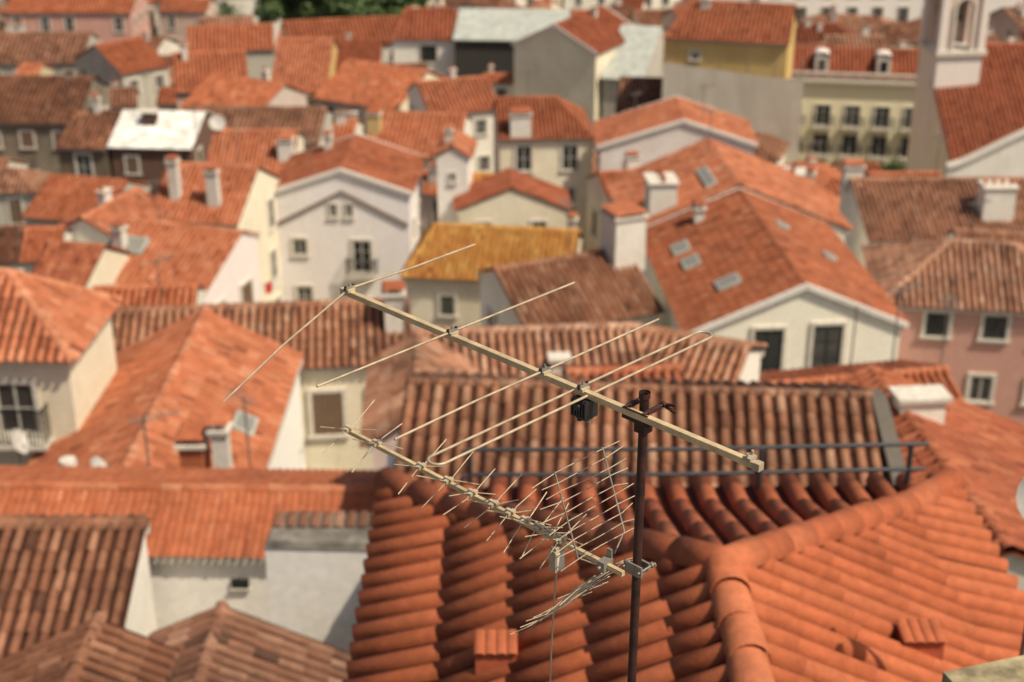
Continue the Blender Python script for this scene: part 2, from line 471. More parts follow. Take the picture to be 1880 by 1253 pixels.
house("long house with faded orange tiles and shuttered windows",(-12.3,39.6,28.35),(-3.27,40.5),2.2,2.2,.45,'faded',CR,wins=[('R',6.6,1.6,.9,1.4,'shut'),('R',6.8,4.3,1.0,1.1,'shut'),('R',8.3,1.6,.9,1.4,'plain'),('R',2.6,2.3,.9,1.4,'plain')],ch=[(8.7,1.0,.6,.6,1.1,'slab')])
house("cream house with hipped orange roof and iron balcony",(-19,34.7,31.6),(-13.1,34.5),1.6,2.0,.75,'orange',CR,hB=2.0,wins=[('R',6.45,1.5,.95,1.4,'balc'),('R',4.2,1.5,.95,1.4,'plain'),('R',6.5,4.5,.95,1.4,'balc')],rr=.15)
# middle roofs
house("low long roof of weathered orange barrel tiles",(-1.7,22.0,34.43),(5.9,21.47),1.6,4.3,.42,'faded',W,pitch=.24,seg=6,thick=.012,pans=True,wins=[],rr=.12,ch=())
house("house with faded orange tile roof behind railing",(-2.28,31.24,31.3),(2.96,31.64),1.8,4.0,.42,'faded',PK,wins=[],ch=[(3.3,1.3,.4,.3,.35,'none')],pitch=.22)
house("small house with faded orange tiles",(3.0,32.2,31.0),(5.6,31.1),1.8,3.8,.42,'faded',W,wins=[],pitch=.22)
house("low house with dark red tile roof",(1.26,27.33,32.1),(3.5,27.56),1.0,2.6,.42,'red',W,wins=[],pitch=.22)
house("house with dark red tiles and white ridge chimney",(7.5,18.4,33.4),(6.9,24.6),1.2,4.6,.45,'red',GY,wins=[],pitch=.22,seg=5,rr=.13,ch=[(4.6,.30,.45,.85,.40,'none',wall_mat((.84,.79,.66),.2))],pans=True)
house("low house with orange tile roof under white gable house",(5.4,34.0,28.45),(11.8,35.3),2.2,3.2,.38,'orange',W,wins=[],pitch=.22)
house("pink-walled house with faded orange roof",(-2.01,26.3,31.6),(-2.21,30.4),.9,1.2,.62,'faded',(.76,.60,.55),wins=[('A',-.3,2.2,.6,.9,'plain')],pitch=.22)
# mid distance
house("white house with orange roof and grey skylight sheds",(-17.28,60.84,23.9),(-11.97,59.2),1.5,4.0,.42,'orange',(.82,.74,.70),ch=[(.6,1.8,.5,.5,1.0)],sky=[(.8,1.6,1.8,1.0),(.3,2.7,1.4,.8)],dirty=.3)
house("tall cream house with orange roof and sunlit side wall",(-17.6,70.6,23.6),(-13.0,69.9),3.2,3.6,.48,'orange',(.86,.80,.62),ch=[(1.1,2.3,.5,.45,1.9),(3.2,2.6,.6,.45,1.7)])
house("small house with low orange roof",(-27.5,81.7,19.5),(-22.7,80.5),2.5,3.4,.4,'orange',GY)
house("small white house with low orange roof",(-22.5,62.42,22.9),(-20.9,62.6),1.6,1.8,.45,'orange',W)
house("low house with orange roof",(-19.6,56.8,24.3),(-17.2,56.3),2.2,2.8,.5,'red',CR)
house("narrow house with steep orange roof",(-20.5,64.3,22.8),(-19.0,68.9),2.4,2.4,.5,'orange',W)
bw=house("white gabled house with small attic windows and balcony door",(-9.05,72.19,22.75),(-8.78,78.6),3.6,3.6,.33,'orange',(.84,.80,.78),trim=True,dirty=.35,ch=[(5.2,-1.5,.5,.4,.8)],
  wins=[('A',-.5,1.0,.4,.72,'plain'),('A',.35,1.0,.4,.72,'plain'),('A',-2.4,3.1,.7,.9,'plain'),('A',.95,3.6,.95,1.8,'balc'),('A',-2.3,6.0,.8,1.2,'plain'),('A',.95,7.0,.9,1.8,'balc'),('R',1.5,2.5,.7,1.2,'plain'),('R',4.5,2.5,.7,1.2,'plain')])
house("cream house with golden yellow tile roof",(-3.4,60.6,23.75),(2.9,59.79),2.4,3.2,.42,'yellow',CR,hA=.9,wins=[('R',1.0,1.3,.6,.9,'dark'),('R',4.3,1.4,.7,1.0,'plain'),('R',-.2,4.2,.7,1.3,'plain'),('R',3,4.2,.7,1.3,'shut')],ch=[(6.0,-1.4,.4,.4,.7)])
house("house with weathered roof beside white stair tower",(-.62,50.8,25.4),(4.46,53.0),1.6,3.0,.45,'faded',W,ch=[(5.3,.3,1.35,1.3,1.7,'slab')])
house("low gabled house with red tile roof",(0,73.72,21.27),(-.15,77),2.9,3.0,.4,'red',CR)
house("house with golden tile roof",(-2.45,78.76,20.5),(.6,78.24),1.5,2.6,.42,'yellow',CR)
house("large white gabled house with dark windows and skylights",(10.34,46.47,26.44),(9.58,57.2),4.0,3.6,.42,'orange',(.88,.85,.71),trim=True,dirty=.25,
  wins=[('A',-1.2,.85,1.05,1.95,'dark'),('A',.95,.75,1.05,1.95,'dark')],sky=[(2.5,-2.2,.8,.9),(5.5,-3.0,1.0,.7),(7.2,-3.1,1.0,.7),(7,.9,.6,.5),(5,2.3,.6,.5)],rr=.13,ch=[(9.3,-2.0,.5,.4,.6)])
house("house with broad orange roof and light wells",(9.75,58.2,26.36),(9.26,65.2),4.5,4.8,.42,'orange',W,ch=[(1.2,-3.2,1.5,1.2,1.3,'pots')],sky=[(2.2,-1.0,2.4,.5)])
house("wide white gabled house with shallow orange roof",(10.25,83.01,22.46),(10.40,88.4),4.9,4.3,.32,'orange',(.80,.73,.69),trim=True,wins=[('A',-3,1.2,.6,.7,'plain')])
house("cream house with hipped orange roof and rooftop box",(-1.0,88.48,22.45),(2.77,88.75),3.2,3.4,.5,'orange',CR,hB=2,ch=[(1.3,3.0,1.3,1.0,1.2)])
house("narrow sunlit white house",(-3.29,75.69,23.0),(-3.1,78.7),.85,.85,.6,'orange',(.88,.85,.78),wins=[('A',0,1.2,.3,.5,'plain')])
house("beige tenement with reddish tile roof",(3.6,120.2,20.6),(8.1,128.5),3.9,3.9,.5,'red',(.86,.78,.60),trim=True,wins=[('R',1.5,4,.7,1.2,'plain'),('R',6,3,.7,1.2,'plain')])
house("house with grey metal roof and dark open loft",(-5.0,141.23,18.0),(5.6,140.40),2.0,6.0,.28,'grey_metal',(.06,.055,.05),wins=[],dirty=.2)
house("house with pale green sheet metal roof",(9.8,125.42,19.6),(13.0,124.42),1.5,7.0,.42,'grey_metal',GY,wins=[])
house("yellow-walled tenement with orange roof",(13.3,106.5,25.2),(20.6,104.6),3.0,4.2,.52,'orange',YE,hA=1.2,wins=[('R',1,1.2,.6,.6,'plain')])
b24=house("pale yellow tenement with balconies and dormers",(23.5,119.9,18.9),(36.31,117.93),3.0,3.3,.60,'red',(.90,.83,.58),dirty=.2,
  wins=[('R',s,z,1.15,1.7,'balc') for z in (2.9,5.4,7.9) for s in (.6,3.0,5.4,7.8,10.2)])
house("church nave roof with white plastered walls",(29.3,101,23.1),(48,101.5),.6,9.0,.68,'red',(.80,.74,.60),wins=[],rr=.16)
house("long white apartment building with rows of windows",(30,178,18),(62,178),3,4,.4,'orange',(.84,.82,.76),dirty=.2,wins=[('R',2+i*3.1,z,1.2,1.8,'plain') for i in range(9) for z in (2.2,5.4,8.6,11.6)])
house("house with light orange roof and rooftop chimneys",(17.71,71.02,22.58),(26.6,71.2),2.2,4.2,.40,'faded',W,ch=[(6.7,2.6,1.6,1.2,1.5,'pots'),(.2,-.8,1.0,.8,.8)])
house("pink house with hipped faded roof and white-framed windows",(16.96,51.82,26.16),(19.2,51.5),3.0,2.9,.5,'faded',PINK,hA=2.7,hB=2.8,dirty=.3,
  wins=[('R',-.6,.75,.85,.95,'dark'),('R',1.5,.75,.85,.95,'dark'),('R',1.3,3.3,.8,1.05,'plain'),('R',-.9,3.3,.7,1.0,'dark'),('R',3.4,3.3,.8,1.0,'plain'),('R',3.5,.75,.8,.95,'plain')])
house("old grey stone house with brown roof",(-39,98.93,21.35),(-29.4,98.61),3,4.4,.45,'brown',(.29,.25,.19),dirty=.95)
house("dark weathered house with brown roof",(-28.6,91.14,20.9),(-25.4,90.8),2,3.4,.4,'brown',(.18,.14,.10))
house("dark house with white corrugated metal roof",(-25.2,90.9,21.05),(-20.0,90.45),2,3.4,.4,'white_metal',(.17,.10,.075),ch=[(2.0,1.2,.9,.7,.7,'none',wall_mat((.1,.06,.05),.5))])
house("house with orange roof",(-18.37,85.69,21.11),(-13.3,85.69),2.5,3.8,.45,'orange',CR,ch=[(4.7,2.3,.9,.9,1.1)])
house("long house with brown tile roof",(-21.21,96.08,19.9),(-12.8,95.65),2.4,3.6,.4,'brown',GY)
house("house with faded roof",(-49.6,135.2,16.75),(-40.2,135.7),3,4.5,.4,'brown',GY)
house("tall pink building with orange roof",(-55.76,161.66,16.0),(-42,161.66),4,4,.4,'orange',(.62,.37,.30))
house("grey house with orange gable roof",(-36.6,124.74,17.9),(-33.3,128),4,4,.45,'orange',GY)
house("pinkish house with broad orange roof",(-26.9,112.5,19.9),(-21.5,113.67),4.0,4.6,.42,'orange',(.62,.46,.38))
house("gabled house with low orange roof",(-22.54,106.5,19.7),(-16.82,103.26),2.6,3.6,.45,'orange',(.56,.47,.40))
house("grey house with orange roof",(-33,145.49,15.3),(-24.7,146.85),3.5,4,.42,'orange',GY)
house("house with broad light orange roof",(-21.3,129.99,17.4),(-16.4,129.99),3,6.4,.5,'orange',YE)
house("house with reddish brown roof",(-16.4,134.86,16.2),(-12.41,134.86),3,4.5,.45,'red',GY)
house("house with broad orange roof",(-13.21,114.31,19.0),(-6.62,110.5),3.5,4.5,.45,'orange',CR)
house("white-walled house with orange roof",(-9.38,95.89,19.6),(-3.2,95.17),2.6,4.2,.42,'orange',W,ch=[(.3,2,.9,.8,1.2,'slab',wall_mat((.6,.45,.2),.4))])
house("house with orange roof and side wall",(-7.04,103.55,19.8),(-2.04,105.26),2.6,3.4,.45,'orange',W)
house("white house with small gable and red roof",(-10.46,141.01,18.0),(-5.63,141.01),2.6,4.2,.6,'red',(.82,.79,.73),hA=1,hB=1,wins=[('R',2.4,1.4,1.6,1.6,'dark')])
house("long house with light orange roof",(-24.13,150.62,14.8),(-12,153.5),3,4.5,.4,'orange',W)
house("house with reddish brown roof and metal vents",(8.58,110.77,18.4),(12.4,110.23),2.4,4,.42,'brown',GY)
house("narrow house with orange roof",(4.78,75.01,21.69),(7.3,75.61),2.2,4.2,.42,'orange',CR)
house("house with orange roof",(21.49,81.97,19.5),(25.6,82.2),2.2,3,.45,'orange',GY)
house("low house with orange roof",(-14.6,46.43,26.35),(-11.2,46.69),2,3.4,.42,'orange',W)
house("house with orange tile roof",(20.5,62,23.0),(26,61),2.5,3.4,.42,'faded',W)
house("house with orange tile roof",(13.3,64.8,23.4),(14.3,69),2,2,.45,'orange',W,ch=[(1,0,1.2,1,1.2,'pots'),(2.6,.5,1,1,1)])
# courtyards and lanes kept open
def lane(x0,x1,y0,y1): placed.append((V((x0+x1)/2,(y0+y1)/2),V(1,0),(x1-x0)/2,(y1-y0)/2,None,None))
lane(-6,-1.5,23,39); lane(-10.5,-5.2,59,72); lane(-13,-9.5,52,70); lane(-13,-9,25,36); lane(5,14,39,46); lane(14.5,22,42,48); lane(23,36,100,116); lane(-3,3,50,57); lane(0,12,108,120); lane(28,44,84,92); lane(-33,-11,166,190)
def free(x,y,r):
    for c,d,hl,hw,_,_ in placed:
        dx,dy=x-c[0],y-c[1]; s=abs(dx*d[0]+dy*d[1]); t=abs(-dx*d[1]+dy*d[0])
        if s<hl+r and t<hw+r: return False
    return True
wcs=[W,CR,GY,PK,(.78,.74,.64),(.66,.56,.38),(.62,.46,.38),(.84,.80,.72)]
kinds=['orange']*5+['faded']*5+['red']*2+['brown']*4
labs={'orange':"house with bright orange clay tile roof",'faded':"house with sun-faded orange tile roof",'red':"house with deep red clay tile roof",'brown':"old house with brown weathered tile roof"}
nf=0
y=27.0
while y<212 and nf<215:
    step=5.0 if y<70 else 6.2 if y<130 else 8.4
    x=-(.40*y+6)
    while x<.40*y+8:
        px=x+random.uniform(-1,1);py=y+random.uniform(-1,1)
        if free(px,py,2.4) and nf<215:
            L=random.uniform(2.6,6.2);yaw=random.choice((0,0,math.pi/2))+random.uniform(-.4,.4)
            w=random.uniform(1.8,2.9) if y<130 else random.uniform(2.6,4)
            if not free(px,py,3.6): L*=.55; w*=.85
            z=rz(py)+random.uniform(-1.5,.6)
            if 22<px<36 and 84<py<100: z-=1.5
            dx,dy=math.cos(yaw)*L/2,math.sin(yaw)*L/2
            k=random.choice(kinds); hp=random.random()<.3
            house(labs[k],(px-dx,py-dy,z),(px+dx,py+dy),w,w*random.uniform(.8,1.2) if not hp else w,random.uniform(.36,.52),k,random.choice(wcs),hA=w*.8 if hp else 0,hB=w*.8 if hp else 0,fill=True)
            nf+=1
        x+=step*1.12
    y+=step
H,roof,org,P,slp=bw
mb=MB(); top=P(-.06,0,21.55)
for e in (P(-.06,-3.5,19.75),P(-.06,3.5,19.75)): box(mb,(top+e)/2,(top-e)/2,V(0,.06,0),UP*.08,plain("dark_moulding",(.22,.17,.14),.8))
mb.build("gable_moulding",H,org)

# ---------------------------------------------------------------- near-left white chimney block
def whole(name,label,cat,mb,org,part=None):
    o=mb.build(name,None,org); o.location=tuple(org); o["label"]=label;o["category"]=cat; return o
T=thing("chimney_stack","large white plastered chimney block with sooty weathered top","chimney",(-2.95,19.3,30.0))
o_=V(-2.95,19.3,30.0)
soot=plain("sooty_plaster",(.20,.18,.15),.9,0,.6,3,.4)
mb=MB(); wmx=wall_mat((.93,.90,.84),.35)
abox(mb,(-2.95,19.35,31.37),(1.78,.9,3.34),wmx,-.04); mb.build("chimney_shaft",T,o_)
mb=MB(); abox(mb,(-2.95,19.35,33.10),(1.81,.94,.12),soot,-.04,taper=.93)
mb.build("soot_band",T,o_)
mb=MB()
for i in range(9):
    x=-2.95-.76+i*.19
    arcs(mb,np.array([V(x,19.32,33.17)]),np.array([V(0,1,.02)]),np.array([V(1,0,0)]),np.array([UP]),np.array([.46]),.08,.075,tile_mat('brown'),np.random.rand(1),6,.012,.45)
mb.build("tile_cap",T,o_)
mb=MB(); abox(mb,(-4.72,20.86,31.1),(.30,.06,.17),plain("dark_void",(.015,.014,.012),.9)); abox(mb,(-4.72,20.85,31.0),(.36,.09,.025),stone)
whole("wall_vent","small dark rectangular vent opening in white wall","vent",mb,V(-4.72,20.93,31.1))
mb=MB(); a=V(-2.0,19.9,32.3);b=V(-2.05,22.0,33.0)
box(mb,(a+b)/2-UP*.5,V(.13,0,0),(b-a)/2,UP*.6,wmx); whole("parapet_wall","white plastered parapet wall along roof edge","wall",mb,V(-2,21,31))
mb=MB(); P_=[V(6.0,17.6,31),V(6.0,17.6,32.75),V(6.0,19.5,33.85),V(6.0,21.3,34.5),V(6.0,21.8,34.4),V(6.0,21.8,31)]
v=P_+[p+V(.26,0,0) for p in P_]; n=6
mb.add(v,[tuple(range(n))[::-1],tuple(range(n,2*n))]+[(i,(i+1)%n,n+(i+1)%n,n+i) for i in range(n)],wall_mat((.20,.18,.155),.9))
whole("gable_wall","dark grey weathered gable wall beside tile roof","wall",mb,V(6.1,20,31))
mb=MB(); abox(mb,(3.12,5.2,39.65),(2.1,.8,2.5),wall_mat((.46,.38,.25),.9),.30,taper=.97); abox(mb,(3.12,5.2,40.94),(2.15,.88,.1),plain("lichen_coping",(.40,.33,.19),.9,0,.6,6,.5),.30)
whole("stone_wall","rough stone parapet with lichen covered coping","wall",mb,V(3.12,5.2,38.5))
for x,yy in ((-.12,8.75),(-.1,8.05),(3.05,8.8)):
    mb=MB(); z=NS(x-1.57)
    box(mb,V(x,yy,z+.07),V(.15,0,0),V(0,.11,0),UP*.10,plain("painted_vent",(.46,.11,.05),.7))
    for q in np.linspace(-.12,.12,4): arcs(mb,np.array([V(x+q,yy-.14,z+.175)]),np.array([V(0,1,.05)]),np.array([V(1,0,0)]),np.array([UP]),np.array([.28]),.04,.04,tile_mat('near'),np.array([.6]),5,0,.4)
    mb.build("roof_vent",NR,NO)
# ---------------------------------------------------------------- railing
rm=plain("painted_steel_rail",(.045,.052,.06),.45,.2)
T=thing("metal_railing","dark grey two-rail metal railing along roof edge","railing",(1.7,11.9,37.9)); o_=V(1.7,11.9,37.9)
for x,yy in ((-.4,11.85),(.97,11.85),(2.36,11.87),(3.8,11.95)):
    mb=MB(); tube(mb,[(x,yy,37.8),(x,yy,38.6)],.026,rm,10); tube(mb,[(x,yy,37.9),(x,yy,38.12)],[.07,.03],rm,10); mb.build("post",T,o_)
for z in (38.6,38.33):
    mb=MB(); tube(mb,[(-.48,11.84,z-.02),(-.38,11.85,z),(1.6,11.86,z),(3.95,11.95,z+.01)],.021,rm,10); mb.build("rail",T,o_)

# ---------------------------------------------------------------- main antennas and mast
alu=plain("weathered_gold_aluminium",(.64,.49,.29),.45,.2,.3,14,.15)
alul=plain("weathered_rod_aluminium",(.50,.40,.27),.45,.25,.35,20,.1)
rust=plain("rusty_painted_steel",(.045,.014,.010),.65,.1,.6,16,.5)
blk=plain("black_plastic",(.02,.02,.022),.45,0,.3,20)
zinc=plain("dull_zinc",(.32,.29,.24),.5,.4,.35,20)
beige=plain("aged_beige_plastic",(.46,.38,.26),.6,0,.25,14)
dv=nrm(V(-1.262,1.24,.014)); pv=nrm(V(.7009,.7134,0))
mx=V(.392,3.775,0); mbot=mx+V(-.012,-.004,0)
T=thing("antenna_mast","slim rusty brown steel antenna mast","mast",(mx[0],mx[1],38.6)); o_=V(mx[0],mx[1],38.6)
mt_=43.148
mb=MB(); tube(mb,[mbot+UP*38.5,mx+UP*mt_],.0143,rust,20,False); tube(mb,[mx+UP*mt_,mx+UP*42.8],.0118,blk,20,False)
t=np.linspace(0,2*np.pi,20,endpoint=False)
ro=[mx+UP*mt_+V(math.cos(a)*.0143,math.sin(a)*.0143,0) for a in t];ri=[mx+UP*mt_+V(math.cos(a)*.0118,math.sin(a)*.0118,0) for a in t]
mb.add(ro+ri,[(i,(i+1)%20,20+(i+1)%20,20+i) for i in range(20)],rust); mb.build("mast_tube",T,o_)
mb=MB(); tube(mb,[mx+UP*(mt_-.012),mx+UP*(mt_+.006)],[.0175,.0175],rust,20,False); mb.build("collar",T,o_)
zb=43.093; bo=V(.362,3.755,zb)
T=thing("tv_antenna","beige long-boom antenna with rods and folded dipole on mast","antenna",tuple(bo)); o_=bo
P0=bo+dv*1.345; P1=bo-dv*.445
mb=MB(); hb=.0098
box(mb,(P0+P1)/2,(P0-P1)/2,pv*hb,UP*hb,alu)
mb.build("boom",T,o_)
for Pp in(P0,P1):
    mb=MB(); box(mb,Pp,dv*.01,pv*.0118,UP*.0118,beige); mb.build("boom_cap",T,o_)
def rod(pts,r=.004,nm="rod"):
    mb=MB(); tube(mb,pts,r,alul,10); return mb.build(nm,T,o_)
def holder(c):
    mb=MB(); box(mb,c,dv*.014,pv*.017,UP*.005,beige); box(mb,c+UP*.007,dv*.007,pv*.019,UP*.006,zinc)
    tube(mb,[c+UP*.0,c+UP*.026],.0035,zinc,6); tube(mb,[c+pv*.018+UP*.002,c+pv*.018+UP*.017],.005,blk,8); tube(mb,[c-pv*.018+UP*.002,c-pv*.018+UP*.017],.005,blk,8)
    mb.build("rod_clamp",T,o_)
c1=bo+dv*1.315+UP*.018
rod([c1,c1+pv*.3-UP*.003,c1+pv*.62+UP*.004]); rod([c1,V(-.80,4.52,42.97),V(-.99,4.37,42.825)]); holder(c1-UP*.004)
c2=bo+dv*.785+UP*.018; rod([c2-pv*.565-UP*.006,c2,c2+pv*.60+UP*.004]); holder(c2-UP*.004)
c3=bo+dv*.365+UP*.018; rod([c3-pv*.62-UP*.008,c3-pv*.3,c3,c3+pv*.56+UP*.003]); holder(c3-UP*.004)
c4=bo+dv*.205
pts=[]
hl=.60;rr_=.028
for s in(1,-1):
    cc=c4+pv*(hl*s)
    for a in np.linspace(-90,90,9):
        a=math.radians(a); pts.append(cc-dv*(s*math.sin(a))*rr_+pv*(s*math.cos(a)*rr_))
pts.append(pts[0])
mb=MB(); tube(mb,pts,.0043,alul,10,False); dip=mb.build("folded_dipole",T,o_)
holder(c4+UP*.012)
mb=MB(); cb=c4-UP*.045+dv*-.01
box(mb,cb,dv*.03,pv*.026,UP*.03,blk); 
for s in np.linspace(-.03,.03,6): box(mb,cb+dv*s*.9-pv*.028,dv*.003,pv*.004,UP*.028,blk)
box(mb,cb-UP*.034,dv*.02,pv*.018,UP*.006,blk); tube(mb,[cb-UP*.03+dv*.02,cb-UP*.055+dv*.02],.009,blk,10); tube(mb,[cb-UP*.03-dv*.015,cb-UP*.05-dv*.015],.007,zinc,10)
tube(mb,[cb-pv*.03+UP*.01,cb-pv*.042+UP*.01],.012,blk,10)
mb.build("junction_box",T,o_)
ce=P1+dv*.03+UP*.015
mb=MB(); box(mb,ce,dv*.013,pv*.016,UP*.005,beige)
for s in(-1,1): tube(mb,[ce+pv*.012*s,ce+pv*.012*s+UP*.018],.004,beige,8)
box(mb,ce+pv*.017-UP*.010,dv*.009,pv*.002,UP*.015,zinc); mb.build("end_bracket",T,o_)
mb=MB(); cc=V(mx[0],mx[1],zb-.005)
box(mb,cc+UP*-.018-pv*.01,dv*.050,pv*.028,UP*.004,rust); box(mb,cc-pv*.042,dv*.048,pv*.003,UP*.018,rust)
for s in(-1,1):
    tube(mb,[cc+dv*.035*s+UP*.022-pv*.05,cc+dv*.035*s+UP*.022+pv*.05],.0045,rust,8)
    box(mb,cc+dv*.035*s+UP*.020,dv*.008,pv*.03,UP*.005,rust)
    tube(mb,[cc+dv*.035*s+UP*.022+pv*.04,cc+dv*.035*s+UP*.022+pv*.052],.009,rust,6)
tube(mb,[cc-dv*.03+pv*.05+UP*.018,cc-dv*.075+pv*.055+UP*.030],.005,rust,6); tube(mb,[cc-dv*.03+pv*.05+UP*.018,cc-dv*.08+pv*.05+UP*.008],.005,rust,6)
box(mb,cc-UP*.042,dv*.020,pv*.020,UP*.022,rust)
mb.build("mast_clamp",T,o_)
# UHF antenna
zb2=42.55; bo2=V(.345,3.73,zb2)
T=thing("tv_antenna","short-boom antenna with crossed directors and grid reflector","antenna",tuple(bo2)); o_=bo2
Q0=bo2+dv*1.335;Q1=bo2-dv*.0
mb=MB(); box(mb,(Q0+Q1)/2,(Q0-Q1)/2,pv*.007,UP*.008,alu); mb.build("boom",T,o_)
for s in (1.325,1.17,.93,.79,.67,.57,.49,.42,.36,.31,.26):
    c=bo2+dv*s+UP*.010; mb=MB(); a=.125 if s>.5 else .11
    box(mb,c,dv*.008,pv*.018,UP*.006,beige); box(mb,c+UP*.008,dv*.018,pv*.006,UP*.003,beige)
    for i in(-1,1):
        for j in(-1,1): tube(mb,[c+pv*.012*i,c+pv*(.03*i)+UP*.012*j,c+pv*(a+random.uniform(-.014,.012))*i+UP*(.055*j+random.uniform(-.014,.014))+dv*random.uniform(-.015,.022)],.0021,alul,7)
    mb.build("director",T,o_)
hg=bo2+dv*.075
for sg in(1,-1):
    ud=nrm(dv*.36+UP*.93) if sg>0 else nrm(dv*.62-UP*.78)
    mb=MB()
    st_=hg+UP*.02*sg
    ln=.33
    for k in(-.11,.11): tube(mb,[st_+pv*k*.4,st_+pv*k+ud*.05,st_+pv*k+ud*ln],.0030,zinc,8)
    for i in range(10):
        c=st_+ud*(.045+i*.031); j=lambda q=.010: dv*random.uniform(-q,q)+UP*random.uniform(-q,q); tube(mb,[c-pv*random.uniform(.17,.21)+j(.014),c-pv*.1+j(.003),c+j(.002),c+pv*.12+j(.003),c+pv*random.uniform(.17,.21)+j(.014)],.0017,alul,7)
    mb.build("reflector",T,o_)
mb=MB(); box(mb,hg,dv*.014,pv*.022,UP*.018,zinc); tube(mb,[hg-pv*.035,hg+pv*.035],.005,zinc,8)
box(mb,hg+pv*.02+UP*.028,dv*.010,pv*.003,UP*.020,zinc); mb.build("hinge_bracket",T,o_)
mb=MB(); cf=bo2+dv*.27-UP*.065-pv*.01
box(mb,cf,dv*.014,pv*.022,UP*.038,beige); box(mb,cf+UP*.042,dv*.011,pv*.018,UP*.008,beige); box(mb,cf-dv*.015,dv*.002,pv*.017,UP*.03,stone)
mb.build("feed_box",T,o_)
mb=MB(); cp=cf-UP*.038
tube(mb,[cp,cp-UP*.12+dv*.01,cp-UP*.35+dv*.02,cp-UP*.8+dv*.03,cp-UP*1.6,cp-UP*4.0-dv*.05],.003,beige,8); mb.build("cable",T,o_)
mb=MB(); cc=V(mx[0],mx[1],zb2)
box(mb,cc-pv*.022,dv*.036,pv*.003,UP*.018,zinc); box(mb,cc+pv*.022,dv*.03,pv*.004,UP*.012,zinc)
for s in(-1,1):
    tube(mb,[cc+dv*.03*s-pv*.035,cc+dv*.03*s+pv*.05],.0035,zinc,8); tube(mb,[cc+dv*.03*s+pv*.03,cc+dv*.03*s+pv*.037],.008,zinc,6)
    box(mb,cc+dv*.03*s+pv*.042,dv*.010,pv*.003,UP*.004,zinc)
box(mb,cc-UP*.02,dv*.022,pv*.022,UP*.005,zinc)
mb.build("mast_clamp",T,o_)

# ---------------------------------------------------------------- small rooftop tv aerials and dishes
dk=plain("dull_aerial_metal",(.20,.18,.16),.6,.4)
def aerial(x,y,z,h,yaw,top=True):
    T=thing("rooftop_antenna","small thin rooftop television antenna on a pole","antenna",(x,y,z),"small rooftop antennas")
    mb=MB(); tube(mb,[(0,0,-.5),(0,0,h)],.024,dk,6); mb.build("pole",T)
    mb=MB(); dx=V(math.cos(yaw),math.sin(yaw),0);px=V(-dx[1],dx[0],0)
    tube(mb,[dx*-.3+UP*(h-.1),dx*.8+UP*(h-.1)],.016,dk,6)
    for i in range(8):
        c=dx*(-.25+i*.14)+UP*(h-.1); l=.32-.015*i; tube(mb,[c-px*l,c+px*l],.009,dk,5)
    mb.build("rod_array",T)
for x,y,z,h,yaw in ((-8.0,27.5,28.7,2.3,.5),(-6.3,30,27.6,2.6,2.2),(-2.9,35,28.0,2.5,1.3),(10.6,36.0,28.2,2.4,.6),(9.4,35.8,28.2,1.9,2.2),(12.1,36.4,28.0,2.0,1.2),
   (-15.8,60.5,23.4,2.5,.3),(-19.2,84,20.6,2.5,.8),(-10.7,72.6,21.8,2.5,1.9),(7.4,84,21.5,2.4,1),(17.5,104,24,2,2),(1,88,22,2.3,.4),(-24,92,20.5,2.6,2.5),(14.1,65.5,24,2.2,.4),(22,71,22.4,2.5,1.4),(-14,70.2,23.2,2.2,.7),(-12,45,26,2,1),(9,63,26,2.4,2),(17.7,51.8,26,1.8,.5),
   (-4,60.5,23.6,2.2,.9),(2.2,52.3,25.2,2.4,2.0),(-7,112,18.5,2.6,.5),(-21,57,24,2.2,1.1),(24.5,62,22.8,2.3,.2),(-29,92,20.7,2.3,2),(-17,103.5,19.4,2.5,.3),(-10,95.6,19.4,2.5,1),(5,122.5,20.4,2.6,1),(-25,113,19.7,2.6,2),(11.5,84,22,2.4,.4)):
    aerial(x,y,z,h,yaw)
dishm=plain("pale_dish_paint",(.50,.48,.44),.6,0,.25,5)
def dish(x,y,z,r,yaw,pole=1.0):
    T=thing("satellite_dish","pale grey satellite dish on a short pole","satellite dish",(x,y,z-pole),"rooftop satellite dishes")
    n=nrm(V(math.cos(yaw)*.85,math.sin(yaw)*.85,.45)); a,b=frame(n)
    v=[V(0,0,pole)];f=[]
    R=[.25,.5,.75,1]; k=18
    for q in R:
        for i in range(k):
            t=2*math.pi*i/k; v.append(V(0,0,pole)+(a*math.cos(t)+b*math.sin(t))*r*q+n*(q*q*r*.25))
    for i in range(k): f.append((0,1+i,1+(i+1)%k))
    for m in range(3):
        for i in range(k): f.append((1+m*k+i,1+(m+1)*k+i,1+(m+1)*k+(i+1)%k,1+m*k+(i+1)%k))
    mb=MB(); mb.add(v,f,dishm,.5,True); mb.build("reflector",T)
    mb=MB(); tube(mb,[(0,0,-.3),(0,0,pole-.02)],.02,dk,6); mb.build("pole",T)
    mb=MB(); c=V(0,0,pole); tube(mb,[c-b*r+n*.25*r,c+n*r*.95],.009,dk,5); tube(mb,[c+n*r*.85,c+n*r*1.05],.03,dk,8); mb.build("receiver_arm",T)
for a in ((-12.3,31.3,28.3,.34,-.05),(-8.75,26.3,30.25,.34,-.05),(-18.2,85.6,21.6,.5,-1.2),(3.44,7.9,40.38,.2,-2.4,1.9)):
    dish(*a)
for x,y,z in ((-9.7,27.3,29.9),):
    T=thing("vent_pipe","white capped vent pipe on a tile roof","vent pipe",(x,y,z-1)); mb=MB()
    tube(mb,[(0,0,-.9),(0,0,1)],.1,stone,12); mb.build("pipe",T); mb=MB(); tube(mb,[(0,0,1.0),(0,0,1.12)],[.2,.18],stone,12); mb.build("pipe_cap",T)
clc=[(.05,.05,.07),(.5,.04,.03),(.7,.68,.62),(.10,.14,.3),(.75,.7,.6)]
